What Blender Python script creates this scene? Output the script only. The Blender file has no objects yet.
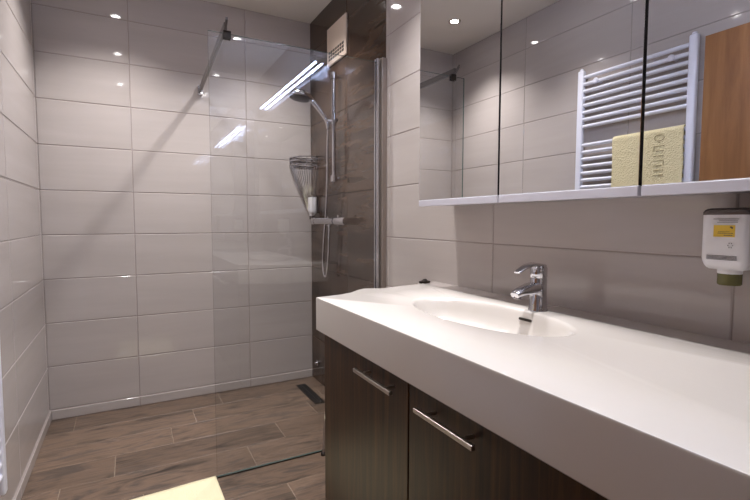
import bpy, bmesh, math, random
from mathutils import Vector, Matrix
random.seed(7)
C = bpy.context.scene.collection
S = bpy.context.scene

# ------------------------------------------------------------------ camera, world, exposure
CAM = Vector((0.4297, 0.0, 1.1426))
yaw, pit, rol, FPX = 0.4938, -0.0638, 0.0016, 456.4
F = Vector((math.sin(yaw)*math.cos(pit), math.cos(yaw)*math.cos(pit), math.sin(pit)))
R = Vector((math.cos(yaw), -math.sin(yaw), 0)); U = R.cross(F)
R2 = math.cos(rol)*R + math.sin(rol)*U; U2 = -math.sin(rol)*R + math.cos(rol)*U
cd = bpy.data.cameras.new('camera'); cam = bpy.data.objects.new('camera', cd); C.objects.link(cam)
cam.matrix_world = Matrix(((R2.x, U2.x, -F.x, CAM.x), (R2.y, U2.y, -F.y, CAM.y), (R2.z, U2.z, -F.z, CAM.z), (0, 0, 0, 1)))
cd.sensor_width = 36; cd.lens = FPX*36/750; cd.clip_start = 0.02
S.camera = cam
w = bpy.data.worlds.new('world'); S.world = w; w.use_nodes = True
w.node_tree.nodes['Background'].inputs[0].default_value = (0.62, 0.64, 0.70, 1)
w.node_tree.nodes['Background'].inputs[1].default_value = 0.3
S.view_settings.view_transform = 'Standard'; S.view_settings.look = 'None'
S.view_settings.gamma = 1; S.view_settings.use_curve_mapping = False
S.view_settings.exposure = 0.84
SPOT_W = 9.0          # each recessed downlight
SPOT_COL = (1.0, 0.97, 0.97)
SPOT_DISC = 36.0
LED_STRENGTH = 42.0   # the two tubes above the mirror cabinet
LED_COL = (0.56, 0.68, 1.0)
S.cycles.max_bounces = 14; S.cycles.diffuse_bounces = 7; S.cycles.glossy_bounces = 7
S.cycles.transparent_max_bounces = 24; S.cycles.use_denoising = True
S.cycles.sample_clamp_indirect = 6.0

# room dimensions
RX, BY, FY, H = 1.588, 3.116, -0.39, 2.52
ROW, SK = 0.25, 0.0607

# ------------------------------------------------------------------ helpers
def tag(o, label=None, cat=None, group=None, kind=None):
    if label: o['label'] = label
    if cat: o['category'] = cat
    if group: o['group'] = group
    if kind: o['kind'] = kind
    return o
def thing(name, loc, label, cat, group=None):
    o = bpy.data.objects.new(name, None); C.objects.link(o); o.location = loc; o.empty_display_size = 0.05
    return tag(o, label, cat, group)
def obj(name, bm, mats, parent=None, smooth=False):
    bmesh.ops.recalc_face_normals(bm, faces=bm.faces[:]) if not getattr(bm, 'keep', False) else None
    me = bpy.data.meshes.new(name); bm.to_mesh(me); bm.free()
    for m in (mats if isinstance(mats, (list, tuple)) else [mats]): me.materials.append(m)
    o = bpy.data.objects.new(name, me); C.objects.link(o)
    if smooth:
        for pl in me.polygons: pl.use_smooth = True
        md = o.modifiers.new('edges', 'EDGE_SPLIT'); md.split_angle = math.radians(38)
    if parent:
        o.parent = parent
        base = Vector((0, 0, 0)); q = parent
        while q: base += q.location; q = q.parent
        o.location = -base
    return o
def BM(): return bmesh.new()
def box(bm, x0, x1, y0, y1, z0, z1, bev=0.0, seg=2):
    r = bmesh.ops.create_cube(bm, size=1.0)
    vs = r['verts']
    for v in vs:
        v.co = Vector((x0+(v.co.x+.5)*(x1-x0), y0+(v.co.y+.5)*(y1-y0), z0+(v.co.z+.5)*(z1-z0)))
    if bev > 0:
        es = list({e for v in vs for e in v.link_edges})
        bmesh.ops.bevel(bm, geom=es, offset=bev, segments=seg, profile=0.5, affect='EDGES')
    return vs
def frame(d):
    d = Vector(d).normalized()
    a = Vector((0, 0, 1)) if abs(d.z) < .9 else Vector((1, 0, 0))
    u = d.cross(a).normalized(); v = d.cross(u).normalized()
    return u, v
def tube(bm, pts, r, seg=12, caps=True):
    pts = [Vector(p) for p in pts]; n = len(pts)
    rs = r if isinstance(r, (list, tuple)) else [r]*n
    rings = []; u = None
    for i, p in enumerate(pts):
        d = (pts[min(i+1, n-1)] - pts[max(i-1, 0)]).normalized()
        if u is None: u, v = frame(d)
        else:
            u = (u - d*u.dot(d)).normalized(); v = d.cross(u).normalized()
        rings.append([bm.verts.new(p + (u*math.cos(2*math.pi*k/seg) + v*math.sin(2*math.pi*k/seg))*rs[i]) for k in range(seg)])
    for a, b in zip(rings, rings[1:]):
        for k in range(seg): bm.faces.new((a[k], a[(k+1) % seg], b[(k+1) % seg], b[k]))
    if caps: bm.faces.new(rings[0][::-1]); bm.faces.new(rings[-1])
def lathe(bm, prof, c, axis=(0, 0, 1), seg=32, sy=1.0):
    c = Vector(c); ax = Vector(axis).normalized(); u, v = frame(ax)
    rings = []
    for r, h in prof:
        rings.append([bm.verts.new(c + ax*h + (u*math.cos(2*math.pi*k/seg) + v*sy*math.sin(2*math.pi*k/seg))*max(r, 1e-4)) for k in range(seg)])
    for a, b in zip(rings, rings[1:]):
        for k in range(seg): bm.faces.new((a[k], a[(k+1) % seg], b[(k+1) % seg], b[k]))
    bm.faces.new(rings[0][::-1]); bm.faces.new(rings[-1])
def bez(pts, n=24):                      # Catmull-Rom through the points
    P = [Vector(p) for p in pts]; P = [2*P[0]-P[1]] + P + [2*P[-1]-P[-2]]; out = []
    for i in range(1, len(P)-2):
        for k in range(n):
            t = k/n; a, b, c, d = P[i-1], P[i], P[i+1], P[i+2]
            out.append(.5*((2*b) + (c-a)*t + (2*a-5*b+4*c-d)*t*t + (3*b-a-3*c+d)*t**3))
    return out + [P[-2]]
def lin(c):
    return tuple(((v/255)/12.92 if v/255 <= .04045 else ((v/255+.055)/1.055)**2.4) for v in c) + (1,)

# ------------------------------------------------------------------ materials
def mat(name, col, rough=.5, metal=0.0, coat=0.0, spec=.5):
    m = bpy.data.materials.new(name); m.use_nodes = True
    b = m.node_tree.nodes['Principled BSDF']
    b.inputs['Base Color'].default_value = lin(col); b.inputs['Roughness'].default_value = rough
    b.inputs['Metallic'].default_value = metal; b.inputs['Coat Weight'].default_value = coat
    b.inputs['Specular IOR Level'].default_value = spec
    return m
def nodes(m): return m.node_tree.nodes, m.node_tree.links, m.node_tree.nodes['Principled BSDF']
def tiled(name, cols, scale, rough, bump, rand_amt=.35, detail=6, warp=0.0, bscale=None, coat=0.0, contrast=(.3, .7)):
    """streaky stone or wood printed on tiles; each tile reads another piece through its 'rand' attribute"""
    m = mat(name, cols[0], rough, coat=coat); n, l, b = nodes(m)
    uv = n.new('ShaderNodeUVMap'); at = n.new('ShaderNodeAttribute'); at.attribute_name = 'rand'
    cmb = n.new('ShaderNodeCombineXYZ'); mul = n.new('ShaderNodeMath'); mul.operation = 'MULTIPLY'; mul.inputs[1].default_value = 57.0
    l.new(at.outputs['Fac'], mul.inputs[0]); l.new(mul.outputs[0], cmb.inputs['Z'])
    add = n.new('ShaderNodeVectorMath'); l.new(uv.outputs[0], add.inputs[0]); l.new(cmb.outputs[0], add.inputs[1])
    mp = n.new('ShaderNodeMapping'); mp.inputs['Scale'].default_value = scale; l.new(add.outputs[0], mp.inputs[0])
    nz = n.new('ShaderNodeTexNoise'); nz.inputs['Detail'].default_value = detail; nz.inputs['Scale'].default_value = 1.0
    nz.inputs['Roughness'].default_value = .6; nz.inputs['Distortion'].default_value = warp
    l.new(mp.outputs[0], nz.inputs['Vector'])
    rp = n.new('ShaderNodeValToRGB'); l.new(nz.outputs['Fac'], rp.inputs[0])
    while len(rp.color_ramp.elements) < len(cols): rp.color_ramp.elements.new(.5)
    for i, c in enumerate(cols):
        e = rp.color_ramp.elements[i]; e.position = contrast[0] + (contrast[1]-contrast[0])*i/(len(cols)-1); e.color = lin(c)
    hsv = n.new('ShaderNodeHueSaturation'); l.new(rp.outputs[0], hsv.inputs['Color'])
    mr = n.new('ShaderNodeMapRange'); mr.inputs['To Min'].default_value = 1-rand_amt; mr.inputs['To Max'].default_value = 1+rand_amt
    l.new(at.outputs['Fac'], mr.inputs[0]); l.new(mr.outputs[0], hsv.inputs['Value'])
    l.new(hsv.outputs[0], b.inputs['Base Color'])
    bn = n.new('ShaderNodeTexNoise'); bn.inputs['Detail'].default_value = 2; bn.inputs['Scale'].default_value = 1
    mp2 = n.new('ShaderNodeMapping'); mp2.inputs['Scale'].default_value = bscale or (7, 9, 1)
    l.new(add.outputs[0], mp2.inputs[0]); l.new(mp2.outputs[0], bn.inputs['Vector'])
    bp = n.new('ShaderNodeBump'); bp.inputs['Strength'].default_value = bump; bp.inputs['Distance'].default_value = .01
    l.new(bn.outputs['Fac'], bp.inputs['Height']); l.new(bp.outputs[0], b.inputs['Normal'])
    return m
def grain(name, cols, scale, rough, bump=.05, coat=0.0):
    m = mat(name, cols[0], rough, coat=coat); n, l, b = nodes(m)
    tc = n.new('ShaderNodeTexCoord'); mp = n.new('ShaderNodeMapping'); mp.inputs['Scale'].default_value = scale
    l.new(tc.outputs['Object'], mp.inputs[0])
    nz = n.new('ShaderNodeTexNoise'); nz.inputs['Scale'].default_value = 1; nz.inputs['Detail'].default_value = 8; nz.inputs['Distortion'].default_value = .6
    nz.inputs['Roughness'].default_value = .65
    l.new(mp.outputs[0], nz.inputs['Vector'])
    rp = n.new('ShaderNodeValToRGB'); l.new(nz.outputs['Fac'], rp.inputs[0])
    while len(rp.color_ramp.elements) < len(cols): rp.color_ramp.elements.new(.5)
    for i, c in enumerate(cols):
        e = rp.color_ramp.elements[i]; e.position = .3 + .4*i/(len(cols)-1); e.color = lin(c)
    l.new(rp.outputs[0], b.inputs['Base Color'])
    bp = n.new('ShaderNodeBump'); bp.inputs['Strength'].default_value = bump; bp.inputs['Distance'].default_value = .002
    l.new(nz.outputs['Fac'], bp.inputs['Height']); l.new(bp.outputs[0], b.inputs['Normal'])
    return m
def emis(name, col, s):
    m = bpy.data.materials.new(name); m.use_nodes = True; n = m.node_tree.nodes; n.clear()
    e = n.new('ShaderNodeEmission'); e.inputs[0].default_value = tuple(col)+(1,); e.inputs[1].default_value = s
    o = n.new('ShaderNodeOutputMaterial'); m.node_tree.links.new(e.outputs[0], o.inputs[0]); return m
def glassmat(name, tint, f0=.045):
    m = bpy.data.materials.new(name); m.use_nodes = True; n = m.node_tree.nodes; l = m.node_tree.links; n.clear()
    t = n.new('ShaderNodeBsdfTransparent'); t.inputs[0].default_value = tint
    g = n.new('ShaderNodeBsdfGlossy'); g.inputs['Roughness'].default_value = 0.0
    lw = n.new('ShaderNodeLayerWeight'); lw.inputs[0].default_value = .5
    pw = n.new('ShaderNodeMath'); pw.operation = 'POWER'; pw.inputs[1].default_value = 5; l.new(lw.outputs['Facing'], pw.inputs[0])
    ma = n.new('ShaderNodeMath'); ma.operation = 'MULTIPLY_ADD'; ma.inputs[1].default_value = 1-f0; ma.inputs[2].default_value = f0
    l.new(pw.outputs[0], ma.inputs[0])
    mx = n.new('ShaderNodeMixShader'); l.new(ma.outputs[0], mx.inputs[0]); l.new(t.outputs[0], mx.inputs[1]); l.new(g.outputs[0], mx.inputs[2])
    o = n.new('ShaderNodeOutputMaterial'); l.new(mx.outputs[0], o.inputs[0]); return m

TILE = tiled('glazed_greige_tile', [(178, 169, 164), (182, 173, 168), (186, 177, 172)], (.9, 9, 1), .05, .010, .012, 4, .3, (5, 9, 1))
DARK = tiled('dark_slate_wood_tile', [(24, 17, 14), (50, 37, 29), (78, 60, 47), (38, 28, 23)], (1.6, 11, 1), .13, .04, .15, 7, .4, (3, 40, 1), contrast=(.25, .75))
FLOOR = tiled('wood_look_floor_tile', [(46, 38, 33), (88, 74, 63), (112, 92, 77), (78, 68, 61), (124, 104, 88)], (2.6, 13, 1), .3, .12, .2, 9, 1.6, (4, 60, 1), contrast=(.28, .74))
GROUT = mat('grey_grout', (148, 137, 132), .85)
GROUTD = mat('dark_grout', (40, 34, 31), .85)
GROUTF = mat('pale_floor_grout', (140, 124, 108), .85)
PAINT = mat('ceiling_paint', (226, 220, 212), .75)
WHITE = mat('white_cast_mineral', (200, 194, 188), .2, coat=.3)
CHROME = mat('polished_chrome', (205, 205, 210), .08, 1.0)
STEEL = mat('brushed_steel', (190, 182, 174), .28, 1.0)
ALU = mat('satin_aluminium', (178, 176, 182), .3, .75)
PROFILE = mat('bronze_tinted_aluminium', (150, 138, 130), .35, .5)
MIRROR = mat('mirror_silver', (232, 232, 232), .0, 1.0)
BEZEL = mat('light_grey_bezel', (196, 194, 204), .3)
BLACK = mat('black_gap', (14, 11, 11), .6)
DKMETAL = mat('dark_metal', (60, 54, 50), .35, .8)
WENGE = grain('dark_wenge_veneer', [(26, 13, 5), (54, 33, 16), (80, 54, 28)], (60, 60, 2.2), .38, .06)
WENGE.node_tree.nodes['Principled BSDF'].inputs['Specular IOR Level'].default_value = .3
OAK = grain('oak_veneer', [(130, 84, 44), (148, 100, 56), (160, 114, 68)], (22, 22, 1.6), .42, .05)
RADW = mat('white_radiator_enamel', (226, 226, 236), .3)
PLASTIC = mat('white_plastic', (226, 224, 226), .35)
CREAMP = mat('cream_plastic', (205, 188, 172), .45)
BARM = mat('grey_bar_metal', (98, 91, 89), .35, .6)
GLASS = glassmat('shower_glass', (.972, .98, .985, 1), .06)
GLEDGE = mat('glass_edge', (70, 92, 88), .2)
OLIVE = mat('olive_soap_nozzle', (104, 100, 62), .25)
YELLOW = mat('yellow_label', (226, 190, 70), .5)
INK = mat('grey_label_print', (88, 84, 86), .6)
GREYCAP = mat('smoky_grey_cap', (108, 98, 94), .2, .6)
def terry(name, c, sc, st):
    m = mat(name, c, .95); n, l, b = nodes(m)
    tc = n.new('ShaderNodeTexCoord'); v = n.new('ShaderNodeTexVoronoi'); v.inputs['Scale'].default_value = sc
    l.new(tc.outputs['Object'], v.inputs['Vector'])
    bp = n.new('ShaderNodeBump'); bp.inputs['Strength'].default_value = st; bp.inputs['Distance'].default_value = .004
    l.new(v.outputs['Distance'], bp.inputs['Height']); l.new(bp.outputs[0], b.inputs['Normal']); return m
TOWEL = terry('cream_terry', (230, 216, 172), 150, .8)
MARK = mat('towel_mark', (190, 176, 136), .95)
MAT_ = terry('cream_mat_cotton', (216, 206, 172), 220, .35)

# ------------------------------------------------------------------ tiled surfaces
def tile_quads(bm, rects, T, depth, inset, mi, uvl, rl):
    """each rect (u0,u1,v0,v1) becomes a raised tile with a chamfered rim; T maps (u, v, height) to the room"""
    for (u0, u1, v0, v1) in rects:
        if u1-u0 < .006 or v1-v0 < .006: continue
        o = [bm.verts.new(T(a, b, 0)) for a, b in ((u0, v0), (u1, v0), (u1, v1), (u0, v1))]
        q = [bm.verts.new(T(a, b, depth)) for a, b in ((u0+inset, v0+inset), (u1-inset, v0+inset), (u1-inset, v1-inset), (u0+inset, v1-inset))]
        rv = random.random(); fs = [bm.faces.new(q)]
        for k in range(4): fs.append(bm.faces.new((o[k], o[(k+1) % 4], q[(k+1) % 4], q[k])))
        ou, ov = random.uniform(0, 9), random.uniform(0, 9)
        for f in fs:
            f.material_index = mi; f[rl] = rv
            for lp in f.loops:
                i = (o+q).index(lp.vert); a, b = ((u0, v0), (u1, v0), (u1, v1), (u0, v1))[i % 4]
                lp[uvl].uv = (a+ou, b+ov)
def tiled_wall(name, mats, sets, T, slab, gap=.0028, depth=.0022, inset=.0026, kind='structure'):
    """sets: list of (rects, material index); slab: box behind carrying the grout"""
    bm = BM(); uvl = bm.loops.layers.uv.new('UVMap'); rl = bm.faces.layers.float.new('rand')
    for s in slab:
        b0 = len(bm.faces); box(bm, *s[:6]); bm.faces.ensure_lookup_table()
        for f in bm.faces[b0:]: f.material_index = s[6]
    for rects, mi in sets:
        g = gap/2
        tile_quads(bm, [(a+g, b-g, c+g, d-g) for a, b, c, d in rects], T, depth, inset, mi, uvl, rl)
    o = obj(name, bm, mats)
    o['kind'] = kind
    return o
def zrows(z0, z1): 
    e = [SK+ROW*k for k in range(12)]; e = [0.0]+e
    e = [v for v in e if z0 < v < z1]; e = [z0]+e+[z1]
    return list(zip(e, e[1:]))
def grid(ucuts, rows): return [(a, b, c, d) for a, b in zip(ucuts, ucuts[1:]) for c, d in rows]

TH = .12
# back wall: cut tile, full tile, cut tile
tiled_wall('wall_back', [TILE, GROUT], [(grid([0, .458, 1.134, RX], zrows(0, H)), 0)],
           lambda u, v, h: Vector((u, BY-h, v)), [(-TH, RX+TH, BY, BY+TH, -.0, H, 1)])
# left wall
tiled_wall('wall_left', [TILE, GROUT], [(grid([FY, .07, .82, 1.57, 2.32, 3.07, BY], zrows(0, H)), 0)],
           lambda u, v, h: Vector((h, u, v)), [(-TH, 0, FY, BY, 0, H, 1)])
# right wall: pale tiles over the vanity, dark tiles inside the shower
tiled_wall('wall_right', [TILE, GROUT, DARK, GROUTD],
           [(grid([FY, -.251, .499, 1.249, 1.999, 2.037], [r for r in zrows(0, H)]), 0),
            (grid([2.037, 2.502, BY], [(a, b) for a, b in zip([0, .31, .81, 1.31, 1.81, 2.31], [.31, .81, 1.31, 1.81, 2.31, H])]), 2)],
           lambda u, v, h: Vector((RX-h, u, v)), [(RX, RX+TH, FY, 2.037, 0, H, 1), (RX, RX+TH, 2.037, BY, 0, H, 3)], gap=.0024)
# wall behind the camera
tiled_wall('wall_front', [TILE, GROUT], [(grid([0, .42, 1.17, RX], zrows(0, H)), 0)],
           lambda u, v, h: Vector((u, FY+h, v)), [(-TH, RX+TH, FY-TH, FY, 0, H, 1)])
# skirting strips of the same tile
def skirt(name, ucuts, T, slab): 
    tiled_wall(name, [TILE, GROUT], [(grid(ucuts, [(.002, SK-.001)]), 0)], T, [slab+(1,)])
skirt('baseboard_back', [.009, .458, 1.134, RX-.003], lambda u, v, h: Vector((u, BY-.0075-h, v)), (.009, RX-.003, BY-.0075, BY, 0, SK))
skirt('baseboard_left', [FY, .02, .77, 1.52, 2.27, 3.02, BY-.01], lambda u, v, h: Vector((.0075+h, u, v)), (0, .0075, FY, BY, 0, SK))
# floor planks
ys = [2.08 + .2055*k for k in range(-12, 6)]
offs = {0: .139, 1: .34, 2: .60, 3: -.05, 4: .13, -1: .45, -2: .22, -3: .62}
rects = []
for k, (a, b) in enumerate(zip(ys, ys[1:])):
    i = k-12; o0 = offs.get(i, (i*.317) % .785)
    cuts = sorted({0.0, RX} | {o0+.785*j for j in range(-3, 4) if 0.01 < o0+.785*j < RX-.01})
    aa, bb = max(a, FY), min(b, BY)
    if bb > aa: rects += [(u0, u1, aa, bb) for u0, u1 in zip(cuts, cuts[1:])]
tiled_wall('floor', [FLOOR, GROUTF], [(rects, 0)], lambda u, v, h: Vector((u, v, h)), [(-TH, RX+TH, FY-TH, BY+TH, -.1, 0, 1)], gap=.0024, depth=.0012, inset=.0010)
bm = BM(); box(bm, -TH, RX+TH, FY-TH, BY+TH, H, H+.1); obj('ceiling', bm, PAINT)['kind'] = 'structure'
# boxed-in ledge behind the vanity
bm_cuts = [FY, .20, .95, 1.60]
tiled_wall('trim_1', [TILE, GROUT], [(grid(bm_cuts, [(1.491, RX-.002)]), 0)], lambda u, v, h: Vector((v, u, .881+h)),
           [(1.489, RX, FY, 1.60, 0, .881, 1)])

# oak door in the left wall, near the camera
bm = BM(); box(bm, .003, .032, .33, 1.190, .008, 2.0, .002)
d = obj('door_1', bm, OAK); d['kind'] = 'structure'
bm = BM(); tube(bm, [(.032, .41, 1.02), (.075, .41, 1.02)], .009); tube(bm, [(.075, .405, 1.02), (.078, .46, 1.02), (.078, .53, 1.02)], .009)
lathe(bm, [(.024, 0), (.024, .006)], (.032, .41, 1.02), (1, 0, 0)); obj('door_handle', bm, STEEL, d, True)

# ------------------------------------------------------------------ downlights
dl = [(.39, .86, 'round recessed ceiling downlight above the towel radiator, nearest the door'),
      (.39, 1.81, 'round recessed ceiling downlight by the left wall, middle of its row'),
      (.39, 2.60, 'round recessed ceiling downlight in the shower by the left tiled wall'),
      (1.19, .86, 'round recessed ceiling downlight above the near end of the white washbasin counter'),
      (1.20, 1.62, 'round recessed ceiling downlight between the vanity and the glass screen'),
      (1.19, 2.60, 'round recessed ceiling downlight in the shower by the dark wall')]
DISC = emis('downlight_lens', SPOT_COL, SPOT_DISC)
first = None
POW = {(.39, .86): .22, (.39, 1.81): .7, (.39, 2.60): 1.3, (1.19, .86): 1.7, (1.20, 1.62): 1.3, (1.19, 2.60): 1.3}
for x, y, lab in dl:
    if first is None:
        t = thing('downlight', (x, y, H), lab, 'ceiling light', 'recessed ceiling downlights')
        bm = BM(); lathe(bm, [(.027, -.001), (.027, -.004), (.038, -.006), (.043, -.003), (.044, 0.0), (.0275, 0.0)], (x, y, H))
        ring = obj('rim', bm, STEEL, t, True)
        bm = BM(); lathe(bm, [(.0265, -.003), (.0265, 0.0)], (x, y, H)); lens = obj('lens', bm, DISC, t)
        first = t
    else:
        t = first.copy(); C.objects.link(t); t.location = (x, y, H); t['label'] = lab
        for ch in (ring, lens):
            c = ch.copy(); C.objects.link(c); c.parent = t
    ld = bpy.data.lights.new('downlight_beam', 'SPOT'); ld.energy = SPOT_W*4*POW[(x, y)]; ld.color = SPOT_COL
    ld.spot_size = math.radians(95 if y < 2 else 115); ld.spot_blend = 1.0; ld.shadow_soft_size = .024
    lo = bpy.data.objects.new('downlight_beam', ld); C.objects.link(lo); lo.parent = t; lo.location = (0, 0, -.03)

# ------------------------------------------------------------------ mirror cabinet and its lamp
XM = 1.42
t = thing('mirror_cabinet', (1.50, .83, 1.2), 'wide wall cabinet with three mirrored doors above the washbasin', 'mirror cabinet')
bm = BM(); box(bm, XM+.020, RX-.004, .180, 1.478, 1.203, 1.985, .001); obj('body', bm, ALU, t)
edges = [(1.0545, 1.4812), (.6165, 1.0475), (.178, .6095)]
for (a, b) in edges:
    bm = BM(); box(bm, XM, XM+.017, a, b, 1.221, 1.99, .0008, 1); m_ = obj('mirror_door', bm, MIRROR, t)
    bm = BM(); box(bm, XM-.0015, XM+.017, a, b, 1.198, 1.2205, .0012, 1); obj('bottom_edge', bm, BEZEL, m_)
for y in (1.0508, .613):
    bm = BM(); box(bm, XM+.012, XM+.022, y-.007, y+.007, 1.2, 1.988); obj('dark_gap', bm, BLACK, t)
t = thing('mirror_lamp', (1.53, .82, 1.99), 'twin-tube strip lamp standing along the top of the mirror cabinet', 'lamp')
bm = BM(); box(bm, 1.53, 1.575, .14, 1.47, 1.9865, 2.125, .003); obj('housing', bm, ALU, t)
TUBE = emis('cool_white_tube', LED_COL, LED_STRENGTH)
for x in (1.4575, 1.5025):
    bm = BM(); tube(bm, [(x, .1425, 2.1055), (x, 1.4675, 2.1055)], .0062, 12); obj('tube', bm, TUBE, t, True)
for y0, y1 in ((.13, .142), (1.468, 1.48)):
    bm = BM(); box(bm, 1.444, 1.532, y0, y1, 2.092, 2.119, .003); obj('end_bracket', bm, PLASTIC, t)

# tall mirror on the wall behind the camera (the glass screen shows the lamp a second time through it)
t = thing('wall_mirror', (1.1, FY, .9), 'tall frameless wall mirror facing the shower screen', 'mirror')
bm = BM(); box(bm, .62, 1.52, FY+.003, FY+.009, .95, 2.2, .001, 1); obj('mirror_glass', bm, MIRROR, t)

# ------------------------------------------------------------------ vanity
ZT, ZB = .887, .774
t = thing('vanity_cabinet', (1.25, .65, .15), 'dark wenge vanity cabinet hung under the white washbasin counter', 'cabinet')
VX = .988
bm = BM(); box(bm, VX+.021, 1.488, -.125, 1.388, .165, ZB-.002, .001); obj('body', bm, WENGE, t)
doors = [(.8745, 1.390, (.905, 1.100)), (.3745, .8695, (.612, .802)), (-.125, .3695, (.10, .29))]
for a, b, (h0, h1) in doors:
    bm = BM(); box(bm, VX, VX+.019, a, b, .165, ZB-.004, .0015); dr = obj('door', bm, WENGE, t)
    bm = BM(); hz = .738
    box(bm, VX-.034, VX-.024, h0, h1, hz-.005, hz+.005, .0012)
    for y in (h0+.035, h1-.035): tube(bm, [(VX-.026, y, hz), (VX, y, hz)], .004)
    obj('handle', bm, STEEL, dr)
# washbasin counter: one cast piece with an oval bowl sunk into it
CX, CY, AX, AY = 1.290, .968, .138, .283
outl = [(.975, -.16), (1.488, -.16), (1.488, 1.548), (1.43, 1.532), (1.36, 1.526), (1.30, 1.512), (1.262, 1.508), (1.235, 1.526), (1.205, 1.533), (1.17, 1.512), (1.12, 1.468), (1.07, 1.445), (.975, 1.43)]
def ray_out(a):
    d = Vector((math.cos(a), math.sin(a))); best = None
    for i in range(len(outl)):
        p, q = Vector(outl[i]), Vector(outl[(i+1) % len(outl)]); e = q-p
        den = d.x*e.y - d.y*e.x
        if abs(den) < 1e-9: continue
        r = p-Vector((CX, CY)); tt = (r.x*e.y-r.y*e.x)/den; s = (r.x*d.y-r.y*d.x)/den
        if tt > 0 and -1e-6 <= s <= 1+1e-6 and (best is None or tt < best): best = tt
    return best
angs = sorted({2*math.pi*k/160 for k in range(160)} | {math.atan2(y-CY, x-CX) % (2*math.pi) for x, y in outl})
n = len(angs); bm = BM(); rings = []
def ring(f): rings.append([bm.verts.new(f(a)) for a in angs])
OUT = {a: ray_out(a) for a in angs}
def outp(a, shrink, z):
    L = OUT[a]; x, y = CX+math.cos(a)*L, CY+math.sin(a)*L
    x = min(max(x, .975+shrink), 1.488-shrink); y = max(y, -.16+shrink)
    if y > 1.35: y -= shrink
    return (x, y, z)
def ell(a, k, z):                      # ellipse radius in direction a, k times the rim
    r = 1/math.sqrt((math.cos(a)/AX)**2+(math.sin(a)/AY)**2)
    return (CX+math.cos(a)*r*k, CY+math.sin(a)*r*k, z)
ring(lambda a: outp(a, .004, ZB)); ring(lambda a: outp(a, 0, ZB+.004)); ring(lambda a: outp(a, 0, ZT-.004))
ring(lambda a: outp(a, .0012, ZT-.0012)); ring(lambda a: outp(a, .004, ZT))
prof = [(1.035, ZT), (1.0, ZT-.0015), (.975, ZT-.006), (.95, ZT-.016), (.92, ZT-.034), (.87, ZT-.056), (.78, ZT-.076), (.62, ZT-.091), (.42, ZT-.099), (.22, ZT-.103), (.10, ZT-.105)]
for k, z in prof: ring(lambda a, k=k, z=z: ell(a, k, z))
for A, B in zip(rings, rings[1:]):
    for k in range(n): bm.faces.new((A[k], A[(k+1) % n], B[(k+1) % n], B[k]))
bm.faces.new(rings[0][::-1]); bm.faces.new(rings[-1])
sink = obj('washbasin_counter', bm, WHITE, None, True)
tag(sink, 'long white washbasin counter with a sunken oval bowl, on the dark vanity cabinet', 'washbasin')
bm = BM(); lathe(bm, [(.033, .0), (.033, .003), (.028, .006), (.010, .008), (.004, .009)], (CX, CY, ZT-.1055)); obj('waste_cap', bm, CHROME, sink, True)
# overflow slot in the rear slope of the bowl
bm = BM(); yc = .928; box(bm, CX+.122, CX+.130, yc-.024, yc+.024, ZT-.029, ZT-.021, .0035)
ov = obj('overflow_slot', bm, DKMETAL, sink, True); ov['label'] = 'narrow dark overflow slot'

# basin tap
FX, FYc = 1.456, .920
t = thing('basin_tap', (FX, FYc, ZT), 'chrome single-lever mixer tap standing behind the oval bowl', 'tap')
bm = BM(); lathe(bm, [(.027, 0), (.027, .004), (.0245, .008), (.0235, .05), (.0235, .088), (.0225, .094)], (FX, FYc, ZT)); obj('body', bm, CHROME, t, True)
bm = BM()     # spout: flattened, tapering, drooping slightly
def loft(bm, secs, seg=20, pw=.6):
    rs = []
    for (c, w_, h_, d) in secs:
        c = Vector(c); d = Vector(d).normalized(); s = Vector((0, 1, 0)); s = (s-d*s.dot(d)).normalized(); u = s.cross(d).normalized()
        r = []
        for k in range(seg):
            a = 2*math.pi*k/seg; ca, sa = math.cos(a), math.sin(a)
            r.append(bm.verts.new(c + s*w_*math.copysign(abs(ca)**pw, ca) + u*h_*math.copysign(abs(sa)**pw, sa)))
        rs.append(r)
    for A, B in zip(rs, rs[1:]):
        for k in range(seg): bm.faces.new((A[k], A[(k+1) % seg], B[(k+1) % seg], B[k]))
    bm.faces.new(rs[0][::-1]); bm.faces.new(rs[-1])
z = ZT
loft(bm, [((FX-.005, FYc, z+.067), .021, .017, (-1, 0, -.12)), ((FX-.035, FYc, z+.066), .020, .015, (-1, 0, -.15)), ((FX-.065, FYc, z+.060), .018, .012, (-1, 0, -.25)),
          ((FX-.084, FYc, z+.054), .0165, .0095, (-1, 0, -.35)), ((FX-.092, FYc, z+.050), .0145, .007, (-1, 0, -.4))])
obj('spout', bm, CHROME, t, True)
bm = BM(); lathe(bm, [(.010, 0), (.010, -.009), (.008, -.010)], (FX-.080, FYc, z+.048), (0.25, 0, 1)); obj('aerator', bm, CHROME, t, True)
bm = BM()
lathe(bm, [(.0225, .0955), (.0238, .099), (.0238, .122), (.020, .131), (.008, .134)], (FX, FYc, z))
loft(bm, [((FX+.012, FYc, z+.128), .017, .006, (-1, 0, .1)), ((FX-.02, FYc, z+.133), .019, .0055, (-1, 0, 0)), ((FX-.045, FYc, z+.130), .017, .0045, (-1, 0, -.2)),
          ((FX-.065, FYc, z+.123), .014, .0035, (-1, 0, -.4)), ((FX-.085, FYc, z+.113), .011, .003, (-1, 0, -.45))])
obj('lever', bm, CHROME, t, True)
bm = BM(); tube(bm, [(FX+.026, FYc, z+.0), (FX+.026, FYc, z+.05)], .0025, 8); lathe(bm, [(.005, 0), (.005, .008)], (FX+.026, FYc, z+.05)); obj('pop_up_rod', bm, CHROME, t, True)

# little chrome piece at the far corner of the ledge
bm = BM(); lathe(bm, [(.016, 0), (.018, .004), (.017, .009), (.009, .012), (.006, .016), (.003, .018)], (1.512, 1.572, .8832), sy=1.5)
tag(obj('sink_plug', bm, DKMETAL, None, True), 'small dark chrome plug lying at the far corner behind the white counter', 'plug')

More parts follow.
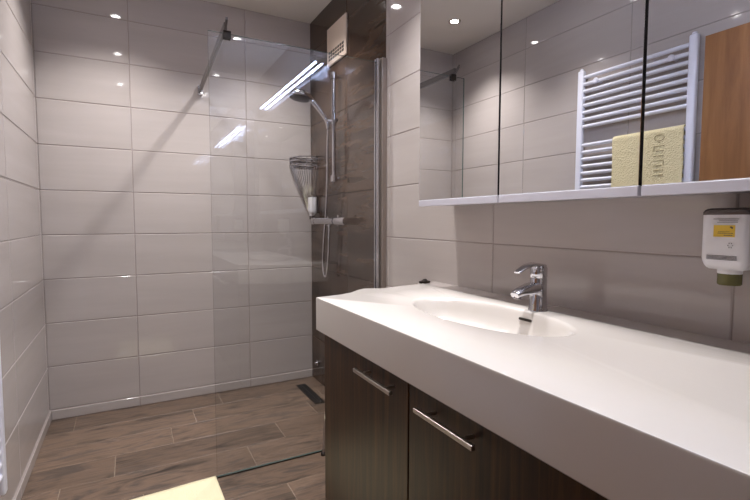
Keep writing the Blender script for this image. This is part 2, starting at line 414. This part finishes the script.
# ------------------------------------------------------------------ soap dispensers
def rbox(bm, x0, x1, y0, y1, z0, z1, r, seg=4, taper=None):
    """upright block with rounded vertical edges; taper: list of (z, inset)"""
    def loop(i, z):
        out = []
        for cx, cy, a0 in ((x1-r, y1-r, 0), (x0+r, y1-r, 90), (x0+r, y0+r, 180), (x1-r, y0+r, 270)):
            for k in range(seg+1):
                a = math.radians(a0+90*k/seg); rr = max(r-i, .001)
                out.append(bm.verts.new((cx+math.cos(a)*rr, cy+math.sin(a)*rr, z)))
        return out
    L = [loop(i, z) for z, i in (taper or [(z0, 0), (z1, 0)])]
    for A, B in zip(L, L[1:]):
        for k in range(len(A)): bm.faces.new((A[k], A[(k+1) % len(A)], B[(k+1) % len(B)], B[k]))
    bm.faces.new(L[0][::-1]); bm.faces.new(L[-1])
def dispenser(y, z0, z1, hw, xf, label, detail=True):
    t = thing('soap_dispenser', (RX-.03, y, z0), label, 'soap dispenser')
    xb = RX-.012; hgt = z1-z0
    bm = BM(); box(bm, xb-.001, RX-.0025, y-hw*.75, y+hw*.75, z0+.01, z1+.008, .003); obj('wall_plate', bm, DKMETAL, t)
    bm = BM(); rbox(bm, xf, xb, y-hw, y+hw, z0, z1, .016, 6, [(z0, .014), (z0+.003, .009), (z0+.008, .005), (z0+.015, .002), (z0+.024, 0), (z1, 0)])
    obj('bottle', bm, PLASTIC, t, True)
    bm = BM(); rbox(bm, xf-.001, xb, y-hw-.001, y+hw+.001, z1, z1+.014, .017, 6, [(z1+.0003, 0), (z1+.006, 0), (z1+.010, .003), (z1+.013, .008), (z1+.0145, .0145)])
    obj('cap', bm, GREYCAP, t, True)
    xm = (xf+xb)/2-.004
    bm = BM(); lathe(bm, [(hw*.50, 0), (hw*.50, -.008), (hw*.48, -.011)], (xm, y, z0+.001)); obj('neck', bm, PLASTIC, t, True)
    bm = BM(); lathe(bm, [(hw*.49, -.010), (hw*.49, -.032), (hw*.44, -.034)], (xm, y, z0+.001)); nz = obj('nozzle', bm, OLIVE if detail else GREYCAP, t, True)
    if detail:
        nz['label'] = 'translucent olive push nozzle'
        s = Vector((0, 1, 0)); x = xf-.0006
        bm = BM(); box(bm, x-.0004, x+.001, y-.021, y+.017, z1-.045, z1-.021); lb = obj('label_patch', bm, YELLOW, t); lb['label'] = 'yellow rectangle on the bottle'
        bm = BM(); rnd = random.Random(3)
        def line(z, a, b, h=.0011):
            q = a
            while q < b:
                w_ = rnd.uniform(.0012, .0045); box(bm, x-.0008, x+.001, q, min(q+w_, b), z-h/2, z+h/2); q += w_+.0008
        line(z1-.0085, y-.027, y+.018); line(z1-.012, y-.025, y+.008, .0008); line(z1-.0155, y-.025, y+.011, .0008)
        line(z1-.0415, y-.017, y-.002, .0016); line(z1-.0375, y-.018, y+.010, .0012); line(z1-.0345, y-.012, y+.008, .0008)
        for dz in (0, .0025, .005, .0075): line(z1-.084-dz, y-.026, y+.028, .0008)
        # small bird-like emblem on the yellow patch and a drop symbol beneath it
        box(bm, x-.0008, x+.001, y-.0175, y-.0145, z1-.0285, z1-.0245, .0005, 1); box(bm, x-.0008, x+.001, y-.0155, y-.0120, z1-.0265, z1-.0235, .0005, 1)
        for k in range(6):
            a = k/6*2*math.pi; box(bm, x-.0008, x+.001, y-.014+.004*math.cos(a)-.0005, y-.014+.004*math.cos(a)+.0005, z1-.062+.005*math.sin(a)-.0008, z1-.062+.005*math.sin(a)+.0008)
        obj('print', bm, INK, t)
    return t
dispenser(.484, 1.043, 1.156, .0435, 1.497, 'white upside-down soap dispenser with a yellow label, on the wall beside the mirror cabinet')
dispenser(3.00, 1.185, 1.305, .034, 1.527, 'small white soap dispenser on the dark shower wall, beside the wire basket', False)

# ------------------------------------------------------------------ shower screen
GY = 2.056
t = thing('shower_screen', (1.16, GY, 0), 'frameless clear glass shower screen fixed to the dark wall beside the vanity', 'shower screen')
bm = BM(); box(bm, .742, 1.556, GY-.004, GY+.004, .008, 1.935)
bm.faces.ensure_lookup_table()
for f in bm.faces:
    if abs(f.normal.y) < .5: f.material_index = 1
obj('glass_panel', bm, [GLASS, GLEDGE], t)
bm = BM()
box(bm, 1.538, 1.5525, GY-.016, GY-.0045, 0.002, 1.95, .002); box(bm, 1.538, 1.5525, GY+.0045, GY+.016, .002, 1.95, .002)
obj('clamping_strip', bm, CHROME, t)
bm = BM(); box(bm, 1.558, RX-.0025, GY-.034, GY+.022, .002, 1.952, .003); obj('wall_profile', bm, PROFILE, t)
bm = BM(); box(bm, .742, 1.538, GY-.005, GY+.005, .0015, .0078, .001); obj('bottom_seal', bm, DKMETAL, t)
def slant(bm, x0, x1, y0, y1, wd, z0, z1, zt0=None):     # bar in plan from (x0,y0) to (x1,y1)
    vs = box(bm, 0, 1, 0, 1, 0, 1)
    for v in vs:
        t_, sx, sz = v.co.y, v.co.x, v.co.z
        v.co = Vector((x0+(x1-x0)*t_+(sx-.5)*wd, y0+(y1-y0)*t_, z0+(z1-z0)*sz + (.0 if not zt0 else zt0*(1-t_)*sz)))
bm = BM(); slant(bm, .812, .847, GY-.012, BY-.022, .013, 1.9455, 1.977); sb = obj('support_bar', bm, BARM, t)
bm = BM(); slant(bm, .8115, .812, GY-.045, GY-.012, .009, 1.9455, 1.958, 0); 
bm.verts.ensure_lookup_table()
for v in bm.verts:
    if v.co.y < GY-.03: v.co.z += .028
obj('end_cap', bm, BARM, sb)
bm = BM(); box(bm, .832, .862, BY-.034, BY-.0025, 1.930, 1.988, .004); obj('wall_bracket', bm, CHROME, sb)
bm = BM(); box(bm, .803, .835, GY-.011, GY-.0045, 1.912, 1.945, .002); box(bm, .803, .835, GY+.0045, GY+.011, 1.912, 1.945, .002)
box(bm, .803, .835, GY-.011, GY+.011, 1.9355, 1.9455, .001)
obj('glass_clamp', bm, DKMETAL, sb)

# ------------------------------------------------------------------ shower fittings
RYb, RXb = 2.60, 1.543
t = thing('shower_rail', (1.56, RYb, 1.40), 'vertical chrome slide rail on the dark shower wall', 'shower rail')
bm = BM(); tube(bm, [(RXb, RYb, 1.385), (RXb, RYb, 2.03)], .0125, 16); obj('rail', bm, CHROME, t, True)
for z in (2.015, 1.40):
    bm = BM(); tube(bm, [(RXb, RYb, z), (RX-.003, RYb, z)], .012, 14); lathe(bm, [(.020, -.019), (.021, 0), (.020, .019)], (RXb, RYb, z)); obj('wall_bracket', bm, CHROME, t, True)
bm = BM(); lathe(bm, [(.018, -.022), (.019, 0), (.018, .022)], (RXb, RYb, 1.745)); tube(bm, [(RXb, RYb, 1.745), (RXb-.035, RYb+.012, 1.745)], [.012, .015], 14)
tube(bm, [(RXb, RYb-.012, 1.745), (RXb, RYb-.045, 1.745)], .011, 12)
obj('slider', bm, CHROME, t, True)
t = thing('hand_shower', (1.51, 2.62, 1.74), 'chrome hand shower with a round head and hanging hose, held on the slide rail', 'hand shower')
hp = [(1.512, 2.612, 1.70), (1.505, 2.615, 1.745), (1.47, 2.625, 1.80), (1.435, 2.635, 1.845), (1.405, 2.64, 1.874)]
bm = BM(); P_ = bez(hp, 8); tube(bm, P_, [.0125+.003*(i/len(P_)) for i in range(len(P_))], 16); obj('handle', bm, CHROME, t, True)
ax = Vector((-.16, -.05, -1)).normalized(); hc = Vector((1.352, 2.652, 1.888))
bm = BM(); lathe(bm, [(.020, -.024), (.045, -.018), (.066, -.006), (.073, .006), (.072, .014), (.066, .018)], hc, ax, 40)
hd = obj('head', bm, CHROME, t, True)
bm = BM(); lathe(bm, [(.064, .0183), (.060, .020)], hc, ax, 40)
u_, v_ = frame(ax)
for rr, nn in ((.015, 6), (.032, 12), (.05, 18)):
    for k in range(nn):
        a = 2*math.pi*k/nn; c = hc + (u_*math.cos(a)+v_*math.sin(a))*rr + ax*.020
        tube(bm, [c, c+ax*.002], .0022, 6)
obj('spray_face', bm, DKMETAL, hd, True)
hose = bez([(1.512, 2.612, 1.695), (1.514, 2.63, 1.60), (1.522, 2.655, 1.42), (1.532, 2.70, 1.22), (1.532, 2.745, 1.0), (1.535, 2.765, .86), (1.538, 2.752, .79), (1.54, 2.72, .80), (1.542, 2.69, .93), (1.54, 2.67, 1.10)], 14)
hr = [.0068 + (.0012 if i % 2 else 0) for i in range(len(hose))]
bm = BM(); tube(bm, hose, hr, 10); obj('hose', bm, CHROME, t, True)
t = thing('shower_mixer', (1.54, 2.7, 1.14), 'horizontal chrome bar mixer valve on the dark shower wall', 'shower mixer')
bm = BM(); tube(bm, [(1.53, 2.56, 1.14), (1.53, 2.87, 1.14)], .0215, 20); obj('body', bm, CHROME, t, True)
for y0, y1 in ((2.87, 2.93), (2.545, 2.40)):
    s = 1 if y1 > y0 else -1
    bm = BM(); lathe(bm, [(.020, .002), (.0245, .005), (.0245, abs(y1-y0)-.008), (.021, abs(y1-y0))], (1.53, y0, 1.14), (0, s, 0), 20)
    if s < 0: box(bm, 1.525, 1.535, y0-.05, y0-.03, 1.16, 1.178, .002)
    obj('knob', bm, CHROME, t, True)
for y in (2.80, 2.63):
    bm = BM(); tube(bm, [(1.535, y, 1.14), (RX-.004, y, 1.14)], .012, 14); lathe(bm, [(.031, 0), (.031, .004), (.022, .010)], (RX-.003, y, 1.14), (-1, 0, 0)); obj('wall_connector', bm, CHROME, t, True)
bm = BM(); tube(bm, [(1.54, 2.67, 1.125), (1.54, 2.67, 1.100)], .010, 12); obj('hose_outlet', bm, CHROME, t, True)

# wire basket in the corner: two rims and wires sweeping down to the corner
t = thing('corner_basket', (1.54, 3.07, 1.3), 'chrome wire basket fixed in the far shower corner', 'shower basket')
def rim(r, z, n=18): return [(RX-.008-r*math.cos(a), BY-.008-r*math.sin(a), z) for a in [math.pi/2*k/n for k in range(n+1)]]
rad = .152
bm = BM()
for z in (1.580, 1.555, 1.525): 
    p = rim(rad, z); tube(bm, p + [(RX-.008, BY-.008, z), p[0]], .0048, 8)
for k in range(0, 19, 3):
    a = math.pi/2*k/18; x, y = RX-.008-rad*math.cos(a), BY-.008-rad*math.sin(a); tube(bm, [(x, y, 1.525), (x, y, 1.58)], .002, 6)
obj('rim', bm, CHROME, t, True)
bm = BM()
for k in range(13):
    a = math.pi/2*(k+.5)/13; r0 = rad
    pts = [(RX-.008-r*math.cos(a), BY-.008-r*math.sin(a), z) for r, z in ((r0, 1.525), (r0*.84, 1.46), (r0*.60, 1.37), (r0*.34, 1.28), (r0*.10, 1.195))]
    tube(bm, bez(pts, 5), .0021, 6)
obj('wires', bm, CHROME, t, True)

# extractor fan
t = thing('extractor_fan', (1.575, 2.63, 2.11), 'beige square extractor fan cover high on the dark shower wall', 'extractor fan')
fy0, fy1, fz0, fz1, fx = 2.488, 2.775, 2.118, 2.352, 1.573
bm = BM(); box(bm, fx, RX-.0025, fy0, fy1, fz0, fz1, .004, 3); obj('cover', bm, CREAMP, t, True)
bm = BM()
for r in range(3):
    for k in range(7):
        y = fy0+.028+k*.034; z = fz0+.026+r*.021; box(bm, fx-.0012, fx+.004, y, y+.027, z, z+.0165, .0015, 1)
g = obj('vent_slots', bm, DKMETAL, t); g['label'] = 'dark vent slots along the bottom of the cover'

# floor drain, pole, small knob on the wall
t = thing('floor_drain', (1.45, 2.8, 0), 'long dark linear drain in the shower floor along the dark wall', 'floor drain')
bm = BM(); box(bm, 1.418, 1.488, 2.62, 2.99, .0012, .0035, .0008, 1); obj('frame', bm, DKMETAL, t)
bm = BM()
for k in range(2): box(bm, 1.428+k*.028, 1.450+k*.028, 2.63, 2.98, .0036, .005, .0005, 1)
obj('grate', bm, BLACK, t)
t = thing('floor_pole', (1.235, 2.03, 0), 'slim chrome pole with a dark foot, standing on the floor beside the vanity', 'pole')
bm = BM(); tube(bm, [(1.233, 2.02, .018), (1.262, 2.02, .445)], .0065, 12); lathe(bm, [(.0075, 0), (.009, .008), (.004, .016)], (1.262, 2.02, .443)); obj('rod', bm, CHROME, t, True)
bm = BM(); lathe(bm, [(.013, 0.0014), (.013, .012), (.008, .018)], (1.233, 2.02, 0)); obj('foot', bm, DKMETAL, t, True)
bm = BM(); lathe(bm, [(.020, 0), (.020, .006), (.012, .010), (.009, .022)], (RX-.0025, 3.0, .135), (-1, 0, 0))
tag(obj('wall_outlet', bm, CHROME, None, True), 'small round chrome outlet low on the dark shower wall above the drain', 'outlet')

# ------------------------------------------------------------------ towel radiator and towel
t = thing('towel_radiator', (.07, 1.5, .25), 'tall white ladder towel radiator on the left wall', 'towel radiator')
XR = .037
for y in (1.233, 1.842):
    bm = BM(); box(bm, XR-.015, XR+.015, y-.019, y+.019, .25, 2.022, .008, 3)
    lathe(bm, [(.011, 0), (.012, .003), (.009, .010), (.003, .012)], (XR, y, 2.022)); obj('post', bm, RADW, t, True)
zs = [1.967-.040*k for k in range(8)] + [1.580-.040*k for k in range(9)] + [1.155-.040*k for k in range(9)] + [.73-.040*k for k in range(11)]
zs = [1.1426+(z-1.1426)*1.017 for z in zs]
proto = None
for z in zs:
    if proto is None:
        bm = BM(); tube(bm, [(XR, 1.226, z), (XR, 1.849, z)], .0105, 14); proto = obj('rung', bm, RADW, t, True); z0 = z
    else:
        c = proto.copy(); C.objects.link(c); c.parent = t; c.location = proto.location + Vector((0, 0, z-z0))
for y, z in ((1.74, 1.94), (1.33, 1.94), (1.72, .38), (1.30, .38)):
    bm = BM(); tube(bm, [(.0025, y, z), (XR+.012, y, z)], .009, 12); lathe(bm, [(.016, 0), (.017, .006), (.012, .011)], (XR+.010, y, z), (1, 0, 0)); obj('wall_mount', bm, RADW, t, True)
# towel folded over the top rung of the second block
bm = BM(); ny, ns = 60, 90
path = []
zt = 1.587; rr = .019
for k in range(ns+1):
    s = k/ns
    if s < .32: path.append((XR-rr, 1.33+(zt-1.33)*(s/.32)))
    elif s < .40:
        a = math.pi*(1-(s-.32)/.08); path.append((XR+rr*math.cos(a), zt+rr*math.sin(a)))
    else: path.append((XR+rr, zt-(zt-1.19)*((s-.40)/.60)))
from mathutils import noise
grid_v = []
for j in range(ny+1):
    yy = 1.252+.366*j/ny; row = []
    for k, (x, z) in enumerate(path):
        s = k/ns; out = 1 if s > .36 else -1
        d = .0045*noise.noise(Vector((yy*9, z*7, 3*out)))*min(1, abs(s-.36)*8) + .0012*math.sin(yy*520)*math.sin(z*470)
        e = .004*noise.noise(Vector((z*6, out*2., 5)))*(1 if j in (0, ny) else .5)
        row.append(bm.verts.new((x+out*(abs(d)+.0004), yy+e, z+(.006*noise.noise(Vector((yy*8, 1, 1))) if k in (0, ns) else 0))))
    grid_v.append(row)
for A, B in zip(grid_v, grid_v[1:]):
    for k in range(ns): bm.faces.new((A[k], A[k+1], B[k+1], B[k]))
o = obj('towel', bm, TOWEL, None, False)
for pl in o.data.polygons: pl.use_smooth = True
md = o.modifiers.new('thick', 'SOLIDIFY'); md.thickness = .005; md.offset = 0
tag(o, 'cream terry towel with an embossed mark, hung over a rung of the white towel radiator', 'towel')
# embossed mark running down the towel: a ring, a dot and a column of short strokes
bm = BM(); xt = XR+rr+.0055; yc = 1.365
tube(bm, [(xt, yc+.024*math.cos(a), 1.560+.015*math.sin(a)) for a in [2*math.pi*k/20 for k in range(21)]], .0022, 6)
tube(bm, [(xt, yc-.004, 1.538), (xt, yc+.004, 1.538)], .0025, 6)
for k, (a, b) in enumerate([(-.024, .024), (-.024, .014), (-.024, .024), (-.024, .024), (-.014, .024), (-.024, .024), (-.024, .024)]):
    z = 1.519-k*.024; tube(bm, [(xt, yc+a, z), (xt, yc+b, z)], .0022, 6)
tube(bm, [(xt, yc+.024, 1.519), (xt, yc+.024, 1.495)], .0022, 6); tube(bm, [(xt, yc-.024, 1.447), (xt, yc-.024, 1.423)], .0022, 6)
obj('embossed_mark', bm, MARK, o)

# ------------------------------------------------------------------ bath mat
bm = BM(); nx, nyy = 40, 30; V = []
c0, c1, c2 = Vector((.737, 2.066)), Vector((.30, 2.040)), Vector((.752, 1.40))
for i in range(nx+1):
    r = []
    for j in range(nyy+1):
        p = c0 + (c1-c0)*(i/nx) + (c2-c0)*(j/nyy)
        r.append(bm.verts.new((p.x, p.y, .0085+.0012*noise.noise(Vector((p.x*9, p.y*9, 0))))))
    V.append(r)
for i in range(nx):
    for j in range(nyy): bm.faces.new((V[i][j], V[i+1][j], V[i+1][j+1], V[i][j+1]))
o = obj('bath_mat', bm, MAT_, None)
for pl in o.data.polygons: pl.use_smooth = True
md = o.modifiers.new('thick', 'SOLIDIFY'); md.thickness = .007; md.offset = -1
tag(o, 'cream cotton bath mat lying flat on the floor in front of the glass screen', 'bath mat')
